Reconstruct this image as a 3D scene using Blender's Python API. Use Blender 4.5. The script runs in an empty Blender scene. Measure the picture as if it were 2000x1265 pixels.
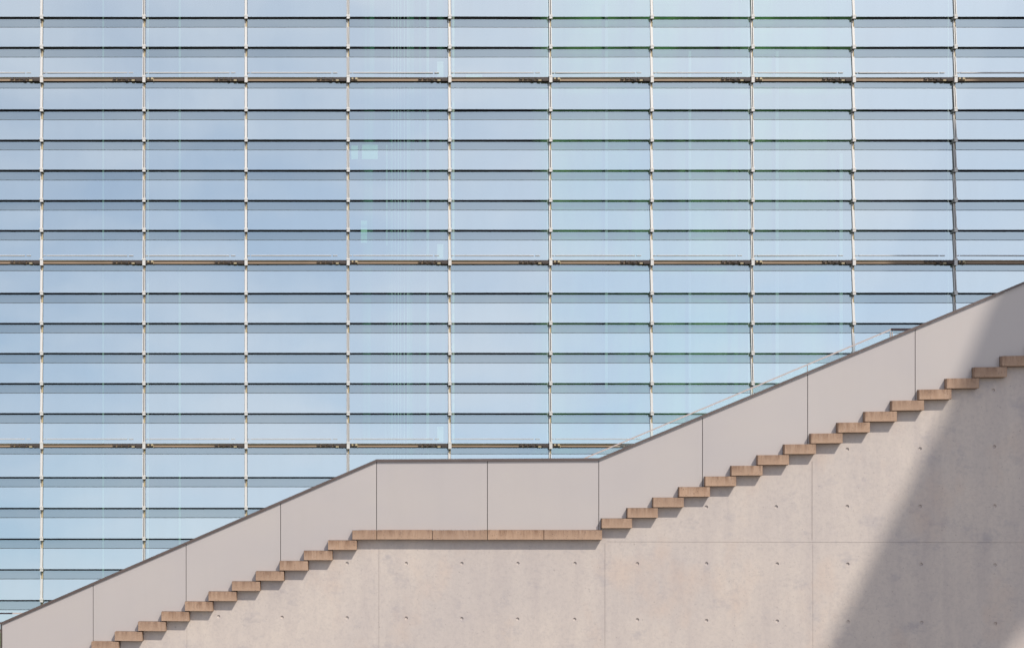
import bpy, bmesh, math, random
from mathutils import Vector, Matrix
random.seed(7)
S = bpy.context.scene
COL = S.collection

# ------------------------------------------------------------------ camera
F = 2600.0                 # focal length in photo pixels (photo is 2000 wide)
CX, CY = 480.0, 1030.0     # where the level optical axis meets the photo
ZC = 2.04                  # eye height
YF = 26.3                  # distance of the glass facade
cam_d = bpy.data.cameras.new("camera"); cam = bpy.data.objects.new("camera", cam_d)
COL.objects.link(cam); S.camera = cam
cam.location = (0, 0, ZC); cam.rotation_euler = (math.radians(90), 0, 0)
cam_d.sensor_width = 36; cam_d.lens = F / 2000 * 36
cam_d.shift_x = (1000 - CX) / 2000; cam_d.shift_y = (CY - 632.5) / 2000
cam_d.clip_end = 2000

# ------------------------------------------------------------------ sky and sun
SUN = Vector((9.4, -15.5, 20.5)).normalized()          # towards the sun
EL = math.asin(SUN.z); AZ = math.atan2(SUN.x, SUN.y)
W = bpy.data.worlds.new("World"); S.world = W; W.use_nodes = True
nt = W.node_tree; nt.nodes.clear()
out = nt.nodes.new('ShaderNodeOutputWorld'); bg = nt.nodes.new('ShaderNodeBackground')
sky = nt.nodes.new('ShaderNodeTexSky'); sky.sky_type = 'NISHITA'; sky.sun_disc = False
sky.sun_elevation = EL; sky.sun_rotation = AZ; sky.air_density = 1.0; sky.dust_density = 1.0; sky.ozone_density = 1.2
tc = nt.nodes.new('ShaderNodeTexCoord')
mp = nt.nodes.new('ShaderNodeMapping'); mp.inputs['Scale'].default_value = (1.0, 1.0, 2.2); mp.inputs['Location'].default_value = (3.1, 0.4, 1.7)
no = nt.nodes.new('ShaderNodeTexNoise'); no.inputs['Scale'].default_value = 5.0; no.inputs['Detail'].default_value = 6; no.inputs['Roughness'].default_value = .55; no.inputs['Distortion'].default_value = .2
rp = nt.nodes.new('ShaderNodeMapRange'); rp.inputs[1].default_value = .36; rp.inputs[2].default_value = .64; rp.inputs[3].default_value = 0.22; rp.inputs[4].default_value = .72
mx = nt.nodes.new('ShaderNodeMixRGB'); mx.inputs[2].default_value = (7.2, 7.2, 8.2, 1)
nt.links.new(tc.outputs['Generated'], mp.inputs[0]); nt.links.new(mp.outputs[0], no.inputs['Vector'])
nt.links.new(no.outputs[0], rp.inputs[0]); nt.links.new(rp.outputs[0], mx.inputs[0])
nt.links.new(sky.outputs[0], mx.inputs[1]); nt.links.new(mx.outputs[0], bg.inputs[0])
bg.inputs[1].default_value = 0.12
nt.links.new(bg.outputs[0], out.inputs[0])
sl = bpy.data.lights.new("sun", 'SUN'); sl.energy = 3.4; sl.angle = math.radians(.42); sl.color = (1, .925, .83)
so = bpy.data.objects.new("sun", sl); COL.objects.link(so); so.rotation_euler = SUN.to_track_quat('Z', 'Y').to_euler()
so.location = (20, -30, 50)
S.view_settings.view_transform = 'Standard'; S.view_settings.look = 'None'; S.view_settings.gamma = 1
S.view_settings.exposure = 0.46
S.cycles.max_bounces = 6; S.cycles.transparent_max_bounces = 10
S.cycles.caustics_reflective = False; S.cycles.caustics_refractive = False
S.cycles.sample_clamp_indirect = 6

# ------------------------------------------------------------------ helpers
class MB:
    def __init__(s): s.bm = bmesh.new()
    def box(s, x0, x1, y0, y1, z0, z1, mi=0):
        if x0 > x1: x0, x1 = x1, x0
        if y0 > y1: y0, y1 = y1, y0
        if z0 > z1: z0, z1 = z1, z0
        v = [s.bm.verts.new(p) for p in ((x0,y0,z0),(x1,y0,z0),(x1,y1,z0),(x0,y1,z0),(x0,y0,z1),(x1,y0,z1),(x1,y1,z1),(x0,y1,z1))]
        for f in ((0,3,2,1),(4,5,6,7),(0,1,5,4),(1,2,6,5),(2,3,7,6),(3,0,4,7)):
            s.bm.faces.new([v[i] for i in f]).material_index = mi
        return v
    def prism(s, pts, y0, y1, mi=0):
        """pts: (x, z) outline counter-clockwise seen from -Y; extruded y0 -> y1"""
        a = [s.bm.verts.new((p[0], y0, p[1])) for p in pts]; b = [s.bm.verts.new((p[0], y1, p[1])) for p in pts]
        n = len(pts)
        fs = [s.bm.faces.new(a), s.bm.faces.new(b[::-1])]
        for i in range(n): fs.append(s.bm.faces.new((a[i], b[i], b[(i+1) % n], a[(i+1) % n])))
        for f in fs: f.material_index = mi
    def tube(s, p, q, r, n=12):
        p = Vector(p); q = Vector(q); d = (q-p).normalized(); u = d.orthogonal().normalized(); w = d.cross(u)
        A = []; B = []
        for i in range(n):
            a = 2*math.pi*i/n; o = (u*math.cos(a)+w*math.sin(a))*r
            A.append(s.bm.verts.new(p+o)); B.append(s.bm.verts.new(q+o))
        for i in range(n): s.bm.faces.new((A[i], B[i], B[(i+1)%n], A[(i+1)%n]))
        s.bm.faces.new(A); s.bm.faces.new(B[::-1])
    def mesh(s, name, mats, bevel=0):
        bmesh.ops.recalc_face_normals(s.bm, faces=s.bm.faces)
        if bevel: bmesh.ops.bevel(s.bm, geom=s.bm.edges[:], offset=bevel, segments=2, affect='EDGES', clamp_overlap=True)
        me = bpy.data.meshes.new(name); s.bm.to_mesh(me); s.bm.free()
        for m in (mats if isinstance(mats, (list, tuple)) else [mats]): me.materials.append(m)
        return me
    def build(s, name, mats, parent=None, bevel=0):
        return link(name, s.mesh(name, mats, bevel), parent)

def link(name, data, parent=None):
    o = bpy.data.objects.new(name, data); COL.objects.link(o)
    if parent: o.parent = parent
    return o
def tag(o, label=None, cat=None, group=None, kind=None):
    for k, v in (('label', label), ('category', cat), ('group', group), ('kind', kind)):
        if v: o[k] = v
    return o

# ------------------------------------------------------------------ materials
def mat(name, col, rough=.8, metal=0):
    m = bpy.data.materials.new(name); m.use_nodes = True
    b = m.node_tree.nodes['Principled BSDF']
    b.inputs['Base Color'].default_value = (*col, 1); b.inputs['Roughness'].default_value = rough; b.inputs['Metallic'].default_value = metal
    return m
class NG:
    def __init__(s, m): s.t = m.node_tree; s.b = s.t.nodes.get('Principled BSDF'); s.tc = s.t.nodes.new('ShaderNodeTexCoord')
    def noise(s, scale, sc=(1,1,1), detail=4, rough=.55, loc=(0,0,0), src='Object', perobj=False):
        mp = s.t.nodes.new('ShaderNodeMapping'); mp.inputs['Scale'].default_value = sc; mp.inputs['Location'].default_value = loc
        n = s.t.nodes.new('ShaderNodeTexNoise'); n.inputs['Scale'].default_value = scale
        n.inputs['Detail'].default_value = detail; n.inputs['Roughness'].default_value = rough
        s.t.links.new(s.tc.outputs[src], mp.inputs[0])
        if perobj:
            oi = s.t.nodes.new('ShaderNodeObjectInfo'); mu = s.t.nodes.new('ShaderNodeVectorMath'); mu.operation = 'MULTIPLY_ADD'
            cb = s.t.nodes.new('ShaderNodeCombineXYZ')
            for i in range(3): s.t.links.new(oi.outputs['Random'], cb.inputs[i])
            mu.inputs[1].default_value = (37, 21, 53); s.t.links.new(cb.outputs[0], mu.inputs[0]); s.t.links.new(mp.outputs[0], mu.inputs[2])
            s.t.links.new(mu.outputs[0], n.inputs['Vector'])
        else: s.t.links.new(mp.outputs[0], n.inputs['Vector'])
        return n.outputs[0]
    def rng(s, x, a, b, c=0, d=1):
        n = s.t.nodes.new('ShaderNodeMapRange'); s.t.links.new(x, n.inputs[0])
        for i, v in enumerate((a, b, c, d)): n.inputs[i+1].default_value = v
        return n.outputs[0]
    def mix(s, f, a, b, mode='MIX'):
        n = s.t.nodes.new('ShaderNodeMixRGB'); n.blend_type = mode
        for i, v in enumerate((f, a, b)):
            if isinstance(v, tuple): n.inputs[i].default_value = (*v, 1)
            elif isinstance(v, (int, float)): n.inputs[i].default_value = v
            else: s.t.links.new(v, n.inputs[i])
        return n.outputs[0]
    def mul(s, a, b, op='MULTIPLY'):
        n = s.t.nodes.new('ShaderNodeMath'); n.operation = op
        for i, v in enumerate((a, b)):
            if isinstance(v, (int, float)): n.inputs[i].default_value = v
            else: s.t.links.new(v, n.inputs[i])
        return n.outputs[0]
    def sep(s, src='Object'):
        n = s.t.nodes.new('ShaderNodeSeparateXYZ'); s.t.links.new(s.tc.outputs[src], n.inputs[0]); return n.outputs
    def color(s, c): s.t.links.new(c, s.b.inputs['Base Color'])
    def bump(s, h, strength=.3, dist=.01):
        n = s.t.nodes.new('ShaderNodeBump'); n.inputs['Strength'].default_value = strength; n.inputs['Distance'].default_value = dist
        s.t.links.new(h, n.inputs['Height']); s.t.links.new(n.outputs[0], s.b.inputs['Normal'])

# fair-faced concrete of the stair wall
M_conc = mat('fair_faced_concrete', (.42, .38, .35), .9); g = NG(M_conc)
c = g.mix(g.rng(g.noise(.55, (1, 1, .8), 6), .35, .65), (.515, .453, .398), (.450, .402, .370))
c = g.mix(g.rng(g.noise(5, (1, 1, .12), 5), .42, .72, 0, .36), c, (.34, .30, .295))          # vertical rain streaks
c = g.mix(g.rng(g.noise(2.3, (1, 1, 1.3), 8, .7, (5, 0, 2)), .56, .68, 0, .46), c, (.28, .265, .285))   # blue-grey formwork stains
c = g.mix(g.rng(g.noise(1.1, (1, 1, .7), 4, .6, (9, 0, 4)), .54, .72, 0, .45), c, (.50, .38, .30))    # warm tinge
c = g.mix(g.rng(g.noise(16, (1, 1, 1), 4, .7), .3, .75, .0, .16), c, (.27, .25, .24))
c = g.mix(g.rng(g.noise(26, (1, 1, .8), 5, .75, (3, 1, 8)), .48, .70, 0, .34), c, (.30, .27, .27))
c = g.mix(g.rng(g.noise(34, (1, 1, 1), 2, .5), .70, .76, 0, .5), c, (.20, .175, .165))         # pits
c = g.mix(g.rng(g.noise(1.4, (1, 1, 3.2), 7, .72, (1, 0, 7)), .61, .72, 0, .3), c, (.25, .23, .24))
g.color(c); g.bump(g.noise(22, detail=6), .25, .006)
# precast treads
M_tread = mat('precast_tread_concrete', (.3, .21, .15), .92); g = NG(M_tread)
c = g.mix(g.rng(g.noise(2.2, (1, 1, .8), 4, perobj=True), .3, .7), (.44, .30, .205), (.35, .23, .155))
z_ = g.sep('Object')[2]
drip = g.mul(g.rng(z_, -.135, -.015), g.rng(g.noise(17, (1, 1, .12), 4, .65, perobj=True), .38, .60, .15, 1))       # dirt washed down from the top edge
c = g.mix(drip, c, (.19, .11, .066))
c = g.mix(g.rng(g.noise(48, (1, 1, .12), 4, .6, (4, 4, 4), perobj=True), .50, .72, 0, .5), c, (.43, .315, .24))
c = g.mix(g.rng(g.noise(30, (1, 1, 1), 6, .7, perobj=True), .50, .70, 0, .35), c, (.20, .135, .10))
c = g.mix(g.rng(g.noise(62, (1, 1, 1), 2, .5, perobj=True), .655, .70, 0, .85), c, (.07, .045, .035))
oi = g.t.nodes.new('ShaderNodeObjectInfo')
c = g.mix(g.rng(oi.outputs['Random'], 0, 1, 0, .45), c, (.25, .175, .13))
g.color(c); g.bump(g.noise(50, detail=5, perobj=True), .4, .004)
# coated parapet panels
M_panel = mat('coated_panel', (.43, .40, .39), .38); g = NG(M_panel)
c = g.mix(g.rng(g.noise(.5, (1, 1, 1), 3, perobj=True), .3, .7), (.415, .382, .363), (.382, .353, .345))
c = g.mix(g.rng(g.noise(.8, (1, 1, 1.6), 3, .5, (3, 0, 3)), .42, .70, 0, .5), c, (.425, .388, .358))
c = g.mix(g.rng(g.noise(4, (1, 1, .1), 4, .6), .5, .8, 0, .12), c, (.32, .30, .29))
c = g.mix(g.rng(g.noise(120, detail=2), .35, .7, 0, .05), c, (.3, .28, .28))
g.color(c); g.bump(g.noise(.9, detail=2, perobj=True), .10, .03)
M_core = mat('dark_joint', (.03, .027, .025), .9)
M_cop = mat('brown_metal_coping', (.105, .08, .072), .5, .2); g = NG(M_cop)
g.color(g.mix(g.rng(g.noise(3, (1, 1, 1), 4), .3, .7), (.12, .092, .083), (.09, .068, .062)))
# facade
def coated_glass(name, tint, trans, refl, dust=.04):
    m = bpy.data.materials.new(name); m.use_nodes = True; t = m.node_tree; t.nodes.clear()
    o = t.nodes.new('ShaderNodeOutputMaterial'); gl = t.nodes.new('ShaderNodeBsdfGlossy'); tr = t.nodes.new('ShaderNodeBsdfTransparent')
    df = t.nodes.new('ShaderNodeBsdfDiffuse'); df.inputs[0].default_value = (.55, .62, .62, 1)
    gl.inputs['Roughness'].default_value = .03; tr.inputs[0].default_value = (*trans, 1)
    g = NG(m)
    s = g.noise(1.2, (1, 1, .12), 4, .6, perobj=False, src='Object')
    gl_c = g.mix(g.rng(s, .35, .65), tuple(x*.97 for x in tint), tint)
    oi = t.nodes.new('ShaderNodeObjectInfo')
    gl_c = g.mix(g.rng(oi.outputs['Random'], 0, 1, 0, .12), gl_c, (.62, .70, .74))          # panes differ a little in coating
    gl_c = g.mix(g.rng(g.noise(7, (1, 1, .25), 6, .65, perobj=True), .50, .75, 0, .10), gl_c, (.70, .74, .74))   # rain-washed dust
    t.links.new(gl_c, gl.inputs[0])
    bp = t.nodes.new('ShaderNodeBump'); bp.inputs['Strength'].default_value = .12; bp.inputs['Distance'].default_value = .02
    t.links.new(g.noise(.9, (1, 1, 1), 2, .4, perobj=True), bp.inputs['Height']); t.links.new(bp.outputs[0], gl.inputs['Normal'])
    a = t.nodes.new('ShaderNodeMixShader'); a.inputs[0].default_value = refl
    t.links.new(tr.outputs[0], a.inputs[1]); t.links.new(gl.outputs[0], a.inputs[2])
    b = t.nodes.new('ShaderNodeMixShader'); b.inputs[0].default_value = dust
    t.links.new(a.outputs[0], b.inputs[1]); t.links.new(df.outputs[0], b.inputs[2]); t.links.new(b.outputs[0], o.inputs[0])
    return m
M_glass = coated_glass('coated_glass', (.80, .90, .885), (.72, .98, .85), .66)
M_band = coated_glass('tinted_glass_band', (.655, .765, .77), (.52, .84, .68), .50)
M_edge = mat('dark_glass_edge', (.035, .05, .055), .5)
M_white = mat('white_painted_metal', (.54, .535, .51), .5)
M_railw = mat('white_rail', (.50, .51, .51), .5)
M_groove = mat('mullion_groove', (.03, .02, .022), .8)
M_tan = mat('weathered_tan_metal', (.40, .33, .20), .6)
M_beam = mat('tan_beam', (.30, .22, .15), .6); g = NG(M_beam)
g.color(g.mix(g.rng(g.noise(1.2, (1, 1, 6), 4), .3, .7), (.35, .25, .165), (.26, .19, .125)))
M_shadow_fit = mat('shadow_and_fitting_brown', (.05, .038, .032), .7)  # bracket shadows painted as dark brown boxes, also the small fittings
M_beamdk = mat('beam_dark_joint', (.02, .015, .013), .8)  # near-black joint lines along the beam face
M_inner = mat('dark_interior', (.012, .010, .014), .9); g = NG(M_inner)
xyz = g.sep('Object')
wx = g.noise(.8, (1, 1, .25), 4, .6, (2, 0, 0))
green = g.mix(g.rng(g.noise(4, (1, 1, .5), 3), .3, .7), (.10, .27, .11), (.19, .35, .12))
reg = g.mul(g.rng(xyz[0], 5.7, 6.1), g.rng(xyz[0], 12.6, 11.2))           # bays where the inner plane turns green
f = g.mul(reg, g.rng(wx, .36, .62))
c = g.mix(f, (.014, .010, .016), green)
st = g.mul(g.mul(g.rng(xyz[0], 2.2, 2.5), g.rng(xyz[0], 4.2, 3.8)), g.rng(g.noise(3.4, (1, 1, .01), 3, .7), .52, .60))
c = g.mix(st, c, (.05, .17, .10))
g.color(c)
M_pole = mat('pale_interior_metal', (.75, .70, .62), .5)
M_item = mat('pale_green_interior', (.45, .70, .55), .7)
M_curt = mat('pale_blind', (.30, .38, .33), .8)
M_roof = mat('grey_roof_metal', (.42, .42, .42), .6)
M_tower = mat('grey_cladding', (.42, .40, .38), .8)
M_blocker_win = mat('dark_blocker_window', (.05, .07, .08), .15)  # window bands dressing the added, unseen tower
M_rail = mat('pale_handrail', (.46, .40, .37), .45)
M_raildk = mat('dark_handrail', (.03, .02, .025), .5)
M_gtrans = coated_glass('clear_balustrade_glass', (.9, .95, 1), (.95, .975, .97), .04, .0)
M_pave = mat('pale_paving', (.40, .37, .33), .9); g = NG(M_pave)
g.color(g.mix(g.rng(g.noise(.6, detail=6), .3, .7), (.27, .245, .215), (.20, .185, .165)))
M_lawn = mat('lawn_green', (.09, .15, .04), .95); g = NG(M_lawn)
g.color(g.mix(g.rng(g.noise(1.5, detail=8, rough=.7), .3, .7), (.10, .17, .045), (.055, .10, .03)))

# ------------------------------------------------------------------ ground
m = MB(); m.box(-900, 900, -900, 900, -.5, 0); tag(m.build('ground', M_pave), kind='structure')
m = MB(); m.box(-60, 40, 22.9, 25.9, -.1, .004); tag(m.build('lawn', M_lawn), 'strip of lawn between the stair and the glass building', kind='structure')

# ------------------------------------------------------------------ glass building
def FX(px, y=YF): return (px - CX) * y / F
def FZ(py, y=YF): return ZC + (CY - py) * y / F
cols = [82, 281.5, 480.5, 679.5, 877.5, 1074, 1271.5, 1467.8, 1665, 1863]
cols = [82-3*198, 82-2*198, 82-198] + cols + [2061, 2259]
rows = [(-139.5, 0), (-81, 0), (-22, 0), (36.7, 0), (95, 0), (156.4, 1), (217, 0), (275.9, 0), (334.6, 0), (393.2, 0), (451.5, 0), (512.5, 1),
        (574, 0), (632.5, 0), (691, 0), (749.7, 0), (808.3, 0), (869.5, 1), (932.5, 0), (992.5, 0), (1052.3, 0), (1112, 0), (1172, 0), (1231, 1)]
TILT = .053
bld = tag(link('office_building', None), 'large glass office building of tilted blue panes in a white grid', 'building')
bld.location = (FX(1000), YF, 0)
bx, by = bld.location.x, YF
def P(o, x, y, z): o.location = (x - bx, y - by, z); return o
Zr = []
for py, beam in rows:
    z = FZ(py)
    # (bottom of the pane above, top of the pane below, is floor beam)
    Zr.append((z + (.035 if beam else .016), z - (.035 if beam else .016), beam))
X0, X1 = FX(cols[0]), FX(cols[-1])
# pane mesh shared per row height / column width
def pane_mesh(w, ztop, zbot, band):
    h = ztop - zbot; th = .012; n = lambda z: -TILT * (ztop - z) / h      # outward (−Y) growing to the bottom
    bm = bmesh.new()
    zs = [(0, M_band, 0), (-band, None, 2), (-band - .012, None, 1), (-h, None, 1)]
    prev = None
    for i, (z, _, mi) in enumerate(zs):
        y = -TILT * (-z) / h
        ring = [bm.verts.new((-w/2, y, z)), bm.verts.new((w/2, y, z)), bm.verts.new((w/2, y+th, z)), bm.verts.new((-w/2, y+th, z))]
        if prev:
            idx = (0, 0, 2, 1)[i]
            for k in range(4):
                if k == 2 : continue                               # one glass sheet: single reflecting face towards the street
                fc = bm.faces.new((prev[k], ring[k], ring[(k+1) % 4], prev[(k+1) % 4])); fc.material_index = idx if k == 0 else 2
        else:
            bm.faces.new(ring).material_index = 2
        prev = ring
    bm.faces.new(prev[::-1]).material_index = 2
    me = bpy.data.meshes.new('glass_pane'); bm.to_mesh(me); bm.free()
    for q in (M_band, M_glass, M_edge): me.materials.append(q)
    return me
pm = {}
for ci in range(len(cols) - 1):
    xa, xb = FX(cols[ci]), FX(cols[ci+1]); xm = (xa+xb)/2; w = xb - xa - .058
    m = MB(); m.box(-(xb-xa)/2, (xb-xa)/2, 0, .03, -FZ(cols and rows[0][0]) + Zr[-1][1] - .2, 0)
    me = m.mesh('glass_bay', M_inner)
    # dark interior plane behind the bay; object coordinates are made continuous along the facade
    for v in me.vertices: v.co.x += xm
    bay = link('glass_bay', me, bld); P(bay, 0, YF + .42, Zr[0][1])
    for ri in range(len(rows) - 1):
        zt, zb = Zr[ri][1], Zr[ri+1][0]; key = (round(w, 2), ri)
        if key not in pm:
            pm[key] = pane_mesh(round(w, 3), zt, zb, .128 if Zr[ri][2] else .158)
        pn = link('glass_pane', pm[key], bay)
        pn.location = (xm - 0, -.42, zt - Zr[0][1])
        pn.rotation_euler = (math.radians(random.uniform(-.55, .55)), 0, math.radians(random.uniform(-.4, .4)))
    # thin white rail seen 0.12 m above every floor beam
    for ri in range(1, len(rows)):
        if not rows[ri][1]: continue
        z = Zr[ri][0] + .082
        m = MB(); L = w/2
        m.box(-L + .07, L - .30, 0, .02, 0, .016); m.box(-L + .0, -L + .05, 0, .02, 0.001, .015); m.box(L - .27, L - .18, 0, .02, .001, .015)
        r = m.build('rail', M_railw, bay); r.location = (xm, -.42 - TILT + TILT * .12 / .5 - .024, z - Zr[0][1])
# interior things seen through the panes
def interior(name, px0, px1, py0, py1, m_, dy=.30, parent=bld):
    m = MB(); k = (YF + dy)
    m.box(0, (px1-px0)*k/F, 0, .03, -(py1-py0)*k/F, 0)
    o = m.build(name, m_, parent); P(o, (px0-CX)*k/F, k, ZC + (CY-py0)*k/F); return o
interior('interior_pole', 883.5, 887.5, -60, 1230, M_pole, .22)
interior('interior_pole', 1068.5, 1070, -60, 1230, M_pole, .22)
interior('interior_pole', 1461.5, 1463, -60, 1230, M_pole, .22)
interior('interior_pole', 1860-8, 1860-7, -60, 1230, M_pole, .22)
interior('interior_pole', 288, 290, -60, 1230, M_pole, .22)
for a, b, c_, d in ((686, 699, 284, 311), (707, 738, 283, 311)): interior('notice_board', a, b, c_, d, M_item, .3)
interior('notice_board', 911, 942, 146, 173, M_item, .3)
interior('notice_board', 705, 717, 431, 474, M_item, .3)
for a, w_, y0, y1 in ((754, 3, 283, 480), (765, 1.5, 0, 1000), (771, 1.5, 0, 1000), (777, 2, 0, 1000), (782, 1.5, 0, 1000), (789, 1.5, 0, 1000), (795, 2, 0, 1000), (798, 1.5, 0, 1000), (833, 5, 0, 900), (349, 4, 0, 1230), (200, 3, 0, 1230),  (1182, 5, 0, 760), (1345, 5, 100, 900), (1515, 6, 100, 900), (1640, 6, 300, 800)):
    interior('blind', a, a + w_, y0, y1, M_curt, .34)
interior('notice_board', 854, 866, 121, 150, M_pole, .06)
interior('notice_board', 854, 866, 477, 505, M_pole, .06)
interior('notice_board', 854, 866, 833, 862, M_pole, .06)

# floor beams
for (zb, zt, beam), (py, _) in zip(Zr, rows):
    if not beam: continue
    m = MB(); L = (X1 - X0)
    z1, z0 = zb + .012, zt - .010; h = z1 - z0
    m.box(0, L, .03, .30, z0 - z0, h, 0)                                   # body
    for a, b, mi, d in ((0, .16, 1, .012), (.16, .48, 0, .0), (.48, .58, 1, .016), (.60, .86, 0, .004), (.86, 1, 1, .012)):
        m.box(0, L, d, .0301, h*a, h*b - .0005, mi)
    o = m.build('floor_beam', [M_beam, M_beamdk], bld); P(o, X0, YF - .035, z0)

# on each floor beam, dark boxes imitate bracket shadows left of mullions, fittings right
def shadow_and_fitting_mesh(right):
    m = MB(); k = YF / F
    for a, b, z0, z1, mi in ((-60, -54, .45, .9, 0), (-51, -44, .45, .92, 0), (-42, -30, .5, .95, 0), (-36, -31, .1, .42, 0), (-28, -3, .42, .98, 0), (-24, -18, .05, .38, 1), (-16, -2, .04, .41, 0)):  # shadow blotches of the brackets, built as dark boxes
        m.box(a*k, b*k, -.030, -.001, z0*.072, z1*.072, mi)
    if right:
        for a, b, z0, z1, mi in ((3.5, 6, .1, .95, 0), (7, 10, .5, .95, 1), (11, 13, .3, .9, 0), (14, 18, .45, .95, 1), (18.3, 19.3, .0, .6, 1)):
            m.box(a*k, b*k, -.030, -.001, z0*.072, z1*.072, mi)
    return m.mesh('shadow_and_fitting', [M_shadow_fit, M_tan])
fit = [shadow_and_fitting_mesh(0), shadow_and_fitting_mesh(1)]
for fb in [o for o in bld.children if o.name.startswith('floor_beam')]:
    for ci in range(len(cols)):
        f_ = link('shadow_and_fitting', fit[ci % 2 == 0], fb); f_.location = (FX(cols[ci]) - X0, 0, .002)
# mullions, alternately one solid bar and a pair of bars with a groove
def mullion(ci):
    x = FX(cols[ci]); pair = ci % 2 == 0
    m = MB(); top, bot = Zr[0][1], Zr[-1][0]
    for ri in range(len(rows) - 1):
        zt, zb = Zr[ri][1], Zr[ri+1][0]; h = zt - zb; band = .128 if Zr[ri][2] else .158
        yy = lambda z: -TILT * (zt - z) / h - .004
        # tan recessed piece behind the overlap
        m.box(-.010, .022, yy(zt) - .006, .075, zt - band, zt - .03, 2)
        m.box(-.024, -.010, -.002, .075, zt - band, zt - .03, 1)
        # cover bar in front of the panes, following their tilt
        def bar(x0, x1, mi, pr, z_a):
            pts = [(yy(z_a) - pr, z_a), (yy(z_a) + .004, z_a), (yy(zb) + .004, zb + .012), (yy(zb) - pr, zb + .012)]
            a = [m.bm.verts.new((x0, p[0], p[1])) for p in pts]; b = [m.bm.verts.new((x1, p[0], p[1])) for p in pts]
            for f in ([a, b[::-1]] + [(a[i], b[i], b[(i+1)%4], a[(i+1)%4]) for i in range(4)]): m.bm.faces.new(f).material_index = mi
        za = zt - band - .004
        if pair:
            bar(-.027, -.010, 0, .022, zt - .03); bar(.006, .022, 0, .022, za); bar(-.0105, .0065, 1, .004, za)
        else:
            bar(-.024, .020, 0, .018, za)
            bar(-.026, -.012, 0, .016, zt - .03)
    for v in m.bm.verts: v.co.z -= bot
    mu = m.build('mullion', [M_white, M_groove, M_tan], bld); P(mu, x, YF, bot)
    return mu, bot, x
bk = {}
def bracket_mesh(beam):
    m = MB(); h = .080 if beam else .018
    m.box(-.036, .034, -TILT - .034, -TILT + .0, .0, .030, 0)                  # clip under the upper pane
    m.box(-.029, .031, -TILT - .030, .03, -h - .028 if beam else -.046, -.002, 0)   # arm to the lower pane
    m.box(-.020, .022, -.035, .05, -h - .040 if beam else -.058, -h - .028 if beam else -.046, 1)
    return m.mesh('bracket', [M_white, M_groove])
bk[0], bk[1] = bracket_mesh(0), bracket_mesh(1)
for ci in range(len(cols)):
    mu, bot, x = mullion(ci)
    for ri in range(1, len(rows)):
        b = link('bracket', bk[Zr[ri][2]], mu); b.location = (0, 0, Zr[ri][0] - bot)
# body, roof edge and plinth of the building
m = MB(); m.box(X0 - .3, X1 + .3, YF + .5, YF + 18, 0, Zr[0][1] + .3); o = m.build('building_body', M_tower, bld); o.location = (-bx, -by, 0)
m = MB(); m.box(X0 - .6, X1 + .6, YF - .5, YF + 18.4, Zr[0][1] + .32, Zr[0][1] + .75); o = m.build('roof', M_roof, bld); o.location = (-bx, -by, 0)
m = MB(); m.box(X0 - .2, X1 + .2, YF - .02, YF + .49, 0, Zr[-1][1] - .03); o = m.build('plinth', M_tower, bld); o.location = (-bx, -by, 0)

# ------------------------------------------------------------------ the stair, in a frame turned to its own wall
TH = math.atan(.144); YW = 19.65
WM = Matrix.Translation((0, YW, 0)) @ Matrix.Rotation(-TH, 4, 'Z')      # local x along the wall, y into it, z up
def WL(px, py=None, n=0.0):
    """photo pixel -> local (s, z) on the plane n metres behind the tread fronts"""
    u = (px - CX) / F; ct, st = math.cos(TH), math.sin(TH)
    # world = (s ct + n st, YW - s st + n ct);  X = u Y
    s = (u * (YW + n*ct) - n*st) / (ct + u*st)
    Y = YW - s*st + n*ct
    return (s, ZC + (CY - py) * Y / F) if py is not None else s
SL, SR = .3555, .3545                      # tread run, left and right flight
RL, RR = .152, .1473                       # rise
TLEN, TH_ = .418, .138                     # tread length and thickness
LZ = WL(688, 1034.5)[1]                    # top of the landing
treads = []                                # (s0, s1, ztop, group)
s_l = WL(688)
for i in range(1, 14): treads.append((s_l - SL*i, s_l - SL*i + TLEN, LZ - RL*i, 'L', i))
s_r = WL(1175); z_r = WL(1175, 1012)[1]
for i in range(0, 21): treads.append((s_r + SR*i, s_r + SR*i + TLEN, z_r + RR*i, 'R', i + 1))
NW, NP = .10, .085                          # wall and parapet planes behind the tread fronts
DEP = 2.5
ordn = ['', 'first', 'second', 'third', 'fourth', 'fifth', 'sixth', 'seventh', 'eighth', 'ninth', 'tenth', 'eleventh', 'twelfth',
        'thirteenth', 'fourteenth', 'fifteenth', 'sixteenth', 'seventeenth', 'eighteenth', 'nineteenth', 'twentieth', 'twenty-first']
def tread(name, s0, s1, zt, label, group, seed):
    m = MB(); L = s1 - s0
    m.box(0, L, 0, DEP, -TH_, 0)
    o = m.build(name, M_tread, bevel=.0035)
    o.matrix_world = WM @ Matrix.Translation((s0, 0, zt))
    for p in o.data.polygons: p.use_smooth = False
    return tag(o, label, 'tread' if name == 'stair_tread' else 'slab', group)
for s0, s1, zt, g_, i in sorted(treads, key=lambda t: t[0]):
    if zt < .06: continue
    if g_ == 'L': lb = 'brown concrete stair tread, %s one down from the landing on the lower flight' % ordn[i]
    else: lb = 'brown concrete stair tread, %s one up from the landing on the upper flight' % ordn[i]
    if g_ == 'R' and i > 14 : lb += ', in shadow' if i < 17 else ''
    j = random.uniform(-.003, .003)
    tread('stair_tread', s0 + j, s1 + j, zt, lb, 'concrete treads of the stair', i)
slabs = [(688, 735.3, 'short brown landing slab at the left end of the landing'), (736.2, 843.8, 'long brown landing slab right of the short end slab'),
         (844.6, 951.6, 'long brown landing slab left of the middle panel joint'), (952.5, 1061.6, 'long brown landing slab right of the middle panel joint'),
         (1062.4, 1176, 'longest brown landing slab at the foot of the upper flight')]
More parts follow.
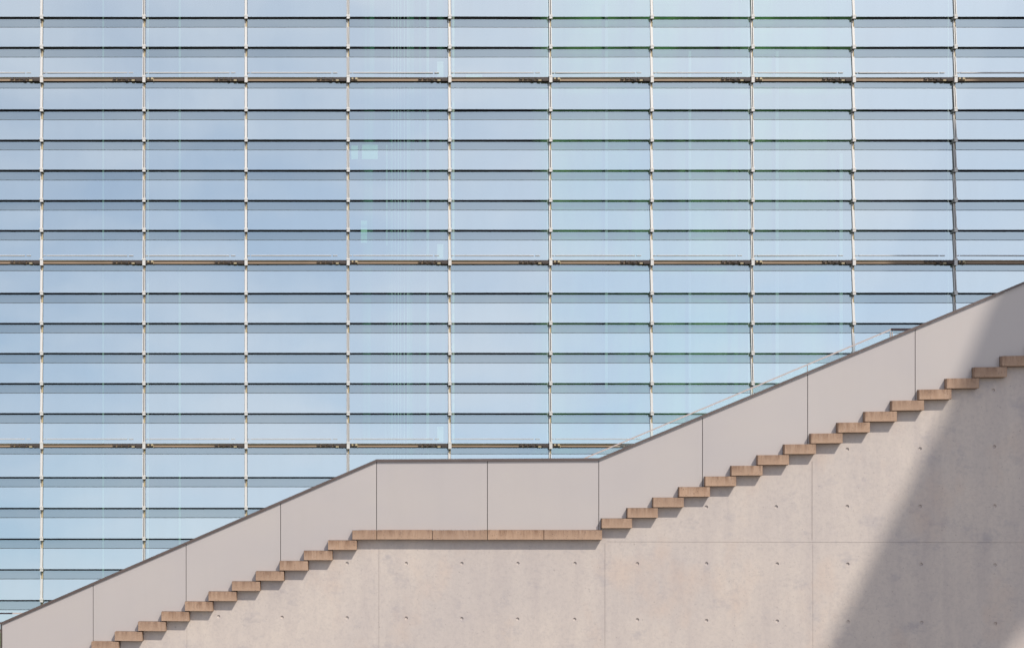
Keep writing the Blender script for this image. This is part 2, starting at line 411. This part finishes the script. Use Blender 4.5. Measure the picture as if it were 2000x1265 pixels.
for a, b, lb in slabs: tread('landing_slab', WL(a), WL(b), LZ + random.uniform(-.002, .002), lb, 'concrete slabs of the landing', 0)

# concrete wall under the stair: stepped top, tie holes and seams cut in
tl = sorted([t for t in treads if t[2] > .06], key=lambda t: t[0])
prof = []                                    # stepped top line left -> right (s, z)
zprev = None; cur = tl[0][0] + .05
seq = [(t[0], t[1], t[2]) for t in tl if t[3] == 'L'] + [(WL(688), WL(1176), LZ)] + [(t[0], t[1], t[2]) for t in tl if t[3] == 'R']
for k, (s0, s1, zt) in enumerate(seq):
    zb = zt - TH_ - .004
    prof += [(cur, max(zb, .03)), (s1 + .004, max(zb, .03))]; cur = s1 + .004
send = cur
outline = [(tl[0][0] + .05, 0.0), (send, 0.0)] + prof[::-1]
# drop duplicate points
ol = []
for p in outline:
    if not ol or (abs(p[0]-ol[-1][0]) + abs(p[1]-ol[-1][1])) > 1e-4: ol.append(p)
m = MB(); m.prism(ol, NW, DEP - .1)
wall = m.build('stair_wall', M_conc)
wall.matrix_world = Matrix.Identity(4)
cut = MB()
holes = [(1379.5, 989.5), (1516, 989), (1655, 988.5), (1797, 988), (1943, 987.5), (1655, 877), (1797, 876), (1942, 872), (1940, 762)]
holes += [(x, 1099.5) for x in (678, 793.5, 902, 1011.5)] + [(1123, 1099.5), (1245, 1100), (1380, 1100), (1518, 1100.5), (1656, 1101), (1799, 1101.5), (1943, 1102.5)]
holes += [(427, 1203), (551, 1204.5), (678, 1205.5), (793.5, 1206), (902, 1207), (1011, 1208), (1122.5, 1208.5), (1245, 1209.5), (1380, 1211), (1518, 1212), (1656.5, 1213.5), (1800, 1215), (1944, 1217)]
def cyl(bm, x, z, r0, r1, y0, y1, n=16):
    a = [bm.verts.new((x + r0*math.cos(2*math.pi*i/n), y0, z + r0*math.sin(2*math.pi*i/n))) for i in range(n)]
    b = [bm.verts.new((x + r1*math.cos(2*math.pi*i/n), y1, z + r1*math.sin(2*math.pi*i/n))) for i in range(n)]
    bm.faces.new(a[::-1]); bm.faces.new(b)
    for i in range(n): bm.faces.new((a[i], a[(i+1)%n], b[(i+1)%n], b[i]))
for hx, hy in holes:
    s, z = WL(hx, hy, NW); cyl(cut.bm, s, z, .025, .020, NW - .003, NW + .014)
bmesh.ops.recalc_face_normals(cut.bm, faces=cut.bm.faces)
cme = bpy.data.meshes.new('cut'); cut.bm.to_mesh(cme); cut.bm.free()
cme.materials.append(M_conc)
co = link('cut', cme)
def boolean(o, c_):
    md = o.modifiers.new('b', 'BOOLEAN'); md.object = c_; md.operation = 'DIFFERENCE'; md.solver = 'EXACT'
    dg = bpy.context.evaluated_depsgraph_get(); me = bpy.data.meshes.new_from_object(o.evaluated_get(dg)); o.modifiers.clear(); o.data = me
    bpy.data.objects.remove(c_)
boolean(wall, co)
# pour joints: shallow grooves
seam = MB()
def vs(px, y0, y1, w=.006, d=.010):
    s, z0 = WL(px, y0, NW); z1 = WL(px, y1, NW)[1]
    seam.box(s - w/2, s + w/2, NW - .004, NW + d, z1, z0)
def hs(x0, x1, py, w=.006, d=.010):
    s0, z = WL(x0, py, NW); s1 = WL(x1, py, NW)[0]; seam.box(s0, s1, NW - .004, NW + d, z - w/2, z + w/2)
vs(365, 1195, 1290, .003, .005); vs(740, 1062, 1290, .0035, .006); vs(1181.5, 1060, 1290, .004, .006); vs(1586, 900, 1054.5, .005, .009); vs(1587.5, 1060.5, 1290, .003, .005); hs(1186, 2100, 1057.5, .0035, .008)
bmesh.ops.recalc_face_normals(seam.bm, faces=seam.bm.faces)
sme = bpy.data.meshes.new('cut'); seam.bm.to_mesh(sme); seam.bm.free(); sme.materials.append(M_conc)
boolean(wall, link('cut', sme))
wall.matrix_world = WM
tag(wall, 'fair-faced concrete wall with tie holes below the outdoor stair', 'wall')

# parapet: panels with stepped feet, core behind the joints, coping
par = tag(link('stair_parapet', None), 'smooth pale grey parapet panels with dark brown coping along the stair', 'parapet'); par.matrix_world = WM
top_px = [(4, 1218.5), (735, 901.5), (1169.5, 899.2), (2003, 554)]       # underside of the coping
def topz(s):
    pts = [WL(a, b, NP) for a, b in top_px]
    for (s0, z0), (s1, z1) in zip(pts, pts[1:]):
        if s <= s1: return z0 + (z1-z0)*(s-s0)/(s1-s0)
    (s0, z0), (s1, z1) = pts[-2], pts[-1]; return z0 + (z1-z0)*(s-s0)/(s1-s0)
def footz(s):
    z = .01
    for s0, s1, zt in seq:
        if s >= s0 - .001: z = zt + .004
    return z
joints = [WL(x, None, NP) for x in (4, 182, 363.5, 548, 735.5, 952, 1169.5, 1372, 1577.5, 1787.5, 2003)]
joints += [joints[-1] + 1.45]
brk = [WL(x, 900, NP)[0] for x in (735.5, 1169.5)]
def panel(sa, sb, n0, n1, name, m_, gap, lift=0, par_=par, bev=0):
    a, b = sa + gap, sb - gap
    foot = [(a, footz(a) + lift)]
    for s0, s1, zt in seq:
        if a + .002 < s0 - .004 < b - .002:
            z = zt + .004 + lift
            foot += [(s0 - .004, foot[-1][1]), (s0 - .004, z)]
    foot.append((b, foot[-1][1]))
    up = [(b, topz(b))] + [(q, topz(q)) for q in sorted(brk, reverse=True) if a + .01 < q < b - .01] + [(a, topz(a))]
    m = MB(); m.prism(foot + up, n0, n1); return m.build(name, m_, par_, bev)
for a, b in zip(joints, joints[1:]): panel(a, b, NP, NP + .03, 'panel', M_panel, .0045)
panel(joints[0] + .03, joints[-1] - .03, NP + .032, NP + .08, 'core', M_core, 0, .002)
# coping in lengths that meet at small butt joints
cps = [joints[0], WL(362, 900, NP)[0], WL(638, 900, NP)[0], brk[0], WL(1060, 900, NP)[0], brk[1], WL(1330, 900, NP)[0], WL(1640, 900, NP)[0], WL(1900, 900, NP)[0], joints[-1]]
for a, b in zip(cps, cps[1:]):
    a2, b2 = a + .0012, b - .0012
    m = MB(); m.prism([(a2, topz(a2) + .001), (b2, topz(b2) + .001), (b2, topz(b2) + .037), (a2, topz(a2) + .037)], NP - .022, NP + .11)
    m.build('coping', M_cop, par)

# balustrade on the far side of the stair
def RLc(px, py, n=2.35): return (*WL(px, py, n),)
far = tag(link('handrail', None), 'thin pale handrail on glass along the far side of the upper flight', 'handrail'); far.matrix_world = WM
nb = 2.35
pts = [RLc(900, 905), RLc(1117, 905), RLc(1740, 643.5), RLc(1860, 643.5)]
P3 = [Vector((s, nb, z)) for s, z in pts]
def bar(p, q, w, h, name, m_, par_):
    d = (q - p); m = MB()
    for a in (0,): m.prism([(p.x, p.z - h/2), (q.x, q.z - h/2), (q.x, q.z + h/2), (p.x, p.z + h/2)], p.y - w/2, p.y + w/2)
    return m.build(name, m_, par_)
bar(P3[0], P3[1], .05, .034, 'rail', M_raildk, far); bar(P3[1], P3[2], .035, .022, 'rail', M_rail, far); bar(P3[2], P3[3], .05, .034, 'rail', M_raildk, far)
def post(px, ytop, drop=1.0, w=.012):
    s, z = RLc(px, ytop); m = MB(); m.box(s - w/2, s + w/2, nb - .012, nb + .012, z - drop, z); m.build('post', M_raildk if w > .02 else M_rail, far)
post(1739, 648, 1.0, .012); post(1742.5, 648, 1.0, .010); post(1577, 713, 1., .006)
m = MB(); a_, b_, c_ = P3[1], P3[2], P3[3]
m.prism([(a_.x, a_.z - .95), (b_.x, b_.z - .95), (c_.x, c_.z - .95), (c_.x, c_.z - .02), (b_.x, b_.z - .02), (a_.x, a_.z - .02)], nb - .004, nb + .004); m.build('glass_panel', M_gtrans, far)
# low balustrade beyond the bottom of the stair
low = tag(link('handrail', None), 'short level dark and pale handrail behind the low left end of the parapet', 'handrail'); low.matrix_world = WM
q = [Vector((*RLc(x, 1197)[:1], nb, RLc(x, 1197)[1])) for x in (-150, 25, 120)]
bar(q[0], q[1], .05, .022, 'rail', M_raildk, low); bar(q[1], q[2], .05, .020, 'rail', M_rail, low)
end = tag(link('end_balustrade', None), 'glass balustrade with brown top rail at the left end of the parapet', 'balustrade'); end.matrix_world = WM
z_e = topz(joints[0]) + .030; sA = joints[0] - 2.2; sB = joints[0] - .004
m = MB(); m.box(sA, sB, NP, NP + .04, z_e - .028, z_e); m.build('rail', M_cop, end)
m = MB(); m.box(sA, sB - .03, NP + .015, NP + .025, .02, z_e - .03); m.build('glass_panel', M_gtrans, end)
m = MB(); m.box(sB - .022, sB - .004, NP, NP + .03, 0, z_e - .029); m.build('post', M_cop, end)

# ------------------------------------------------------------------ unseen tower and canopy added to shade the right of the scene
HC = 33.0 + ZC
DS = SUN / SUN.z
def toC(p): t = HC - p.z; return (p.x + DS.x*t, p.y + DS.y*t)
def Wp(px, py): s, z = WL(px, py, NW); v = WM @ Vector((s, NW, z)); return v
def Fp(px, py): return Vector((FX(px), YF, FZ(py)))
edge = [toC(Fp(x, y)) for x, y in ((2030, -80), (1920, 156), (1755, 511), (1640, 760))]  # canopy outline shaped back from the wanted shadow edges
edge += [toC(Wp(x, y)) for x, y in ((1992, 520), (1965, 590), (1925, 665), (1840, 869), (1745, 1058), (1642, 1265), (1610, 1330), (1925, 1330), (1975, 1265), (2000, 1233), (2120, 1105))]
e0, e1 = edge[0], edge[-1]
poly = edge + [(52, e1[1]), (52, e0[1])]
bm = bmesh.new()
a = [bm.verts.new((x, y, HC)) for x, y in poly]; b = [bm.verts.new((x, y, HC + .4)) for x, y in poly]
bm.faces.new(a); bm.faces.new(b[::-1])
for i in range(len(poly)): bm.faces.new((a[i], b[i], b[(i+1) % len(poly)], a[(i+1) % len(poly)]))
bmesh.ops.recalc_face_normals(bm, faces=bm.faces)
me = bpy.data.meshes.new('shadow_blocker_canopy'); bm.to_mesh(me); bm.free(); me.materials.append(M_roof)
tw = tag(link('shadow_blocker_tower', None), 'unseen grey tower added so that its canopy throws the slanting shadow', 'building')
link('shadow_blocker_canopy', me, tw)
m = MB(); m.box(40, 58, -8, 14, 0, HC - .01); m.build('wall', M_tower, tw)
for k in range(11):
    m = MB(); m.box(39.93, 39.99, -7.4, 13.4, 1.2 + k*3.6, 3.3 + k*3.6); m.build('blocker_window_band', M_blocker_win, tw)  # dressing of the unseen shadow caster
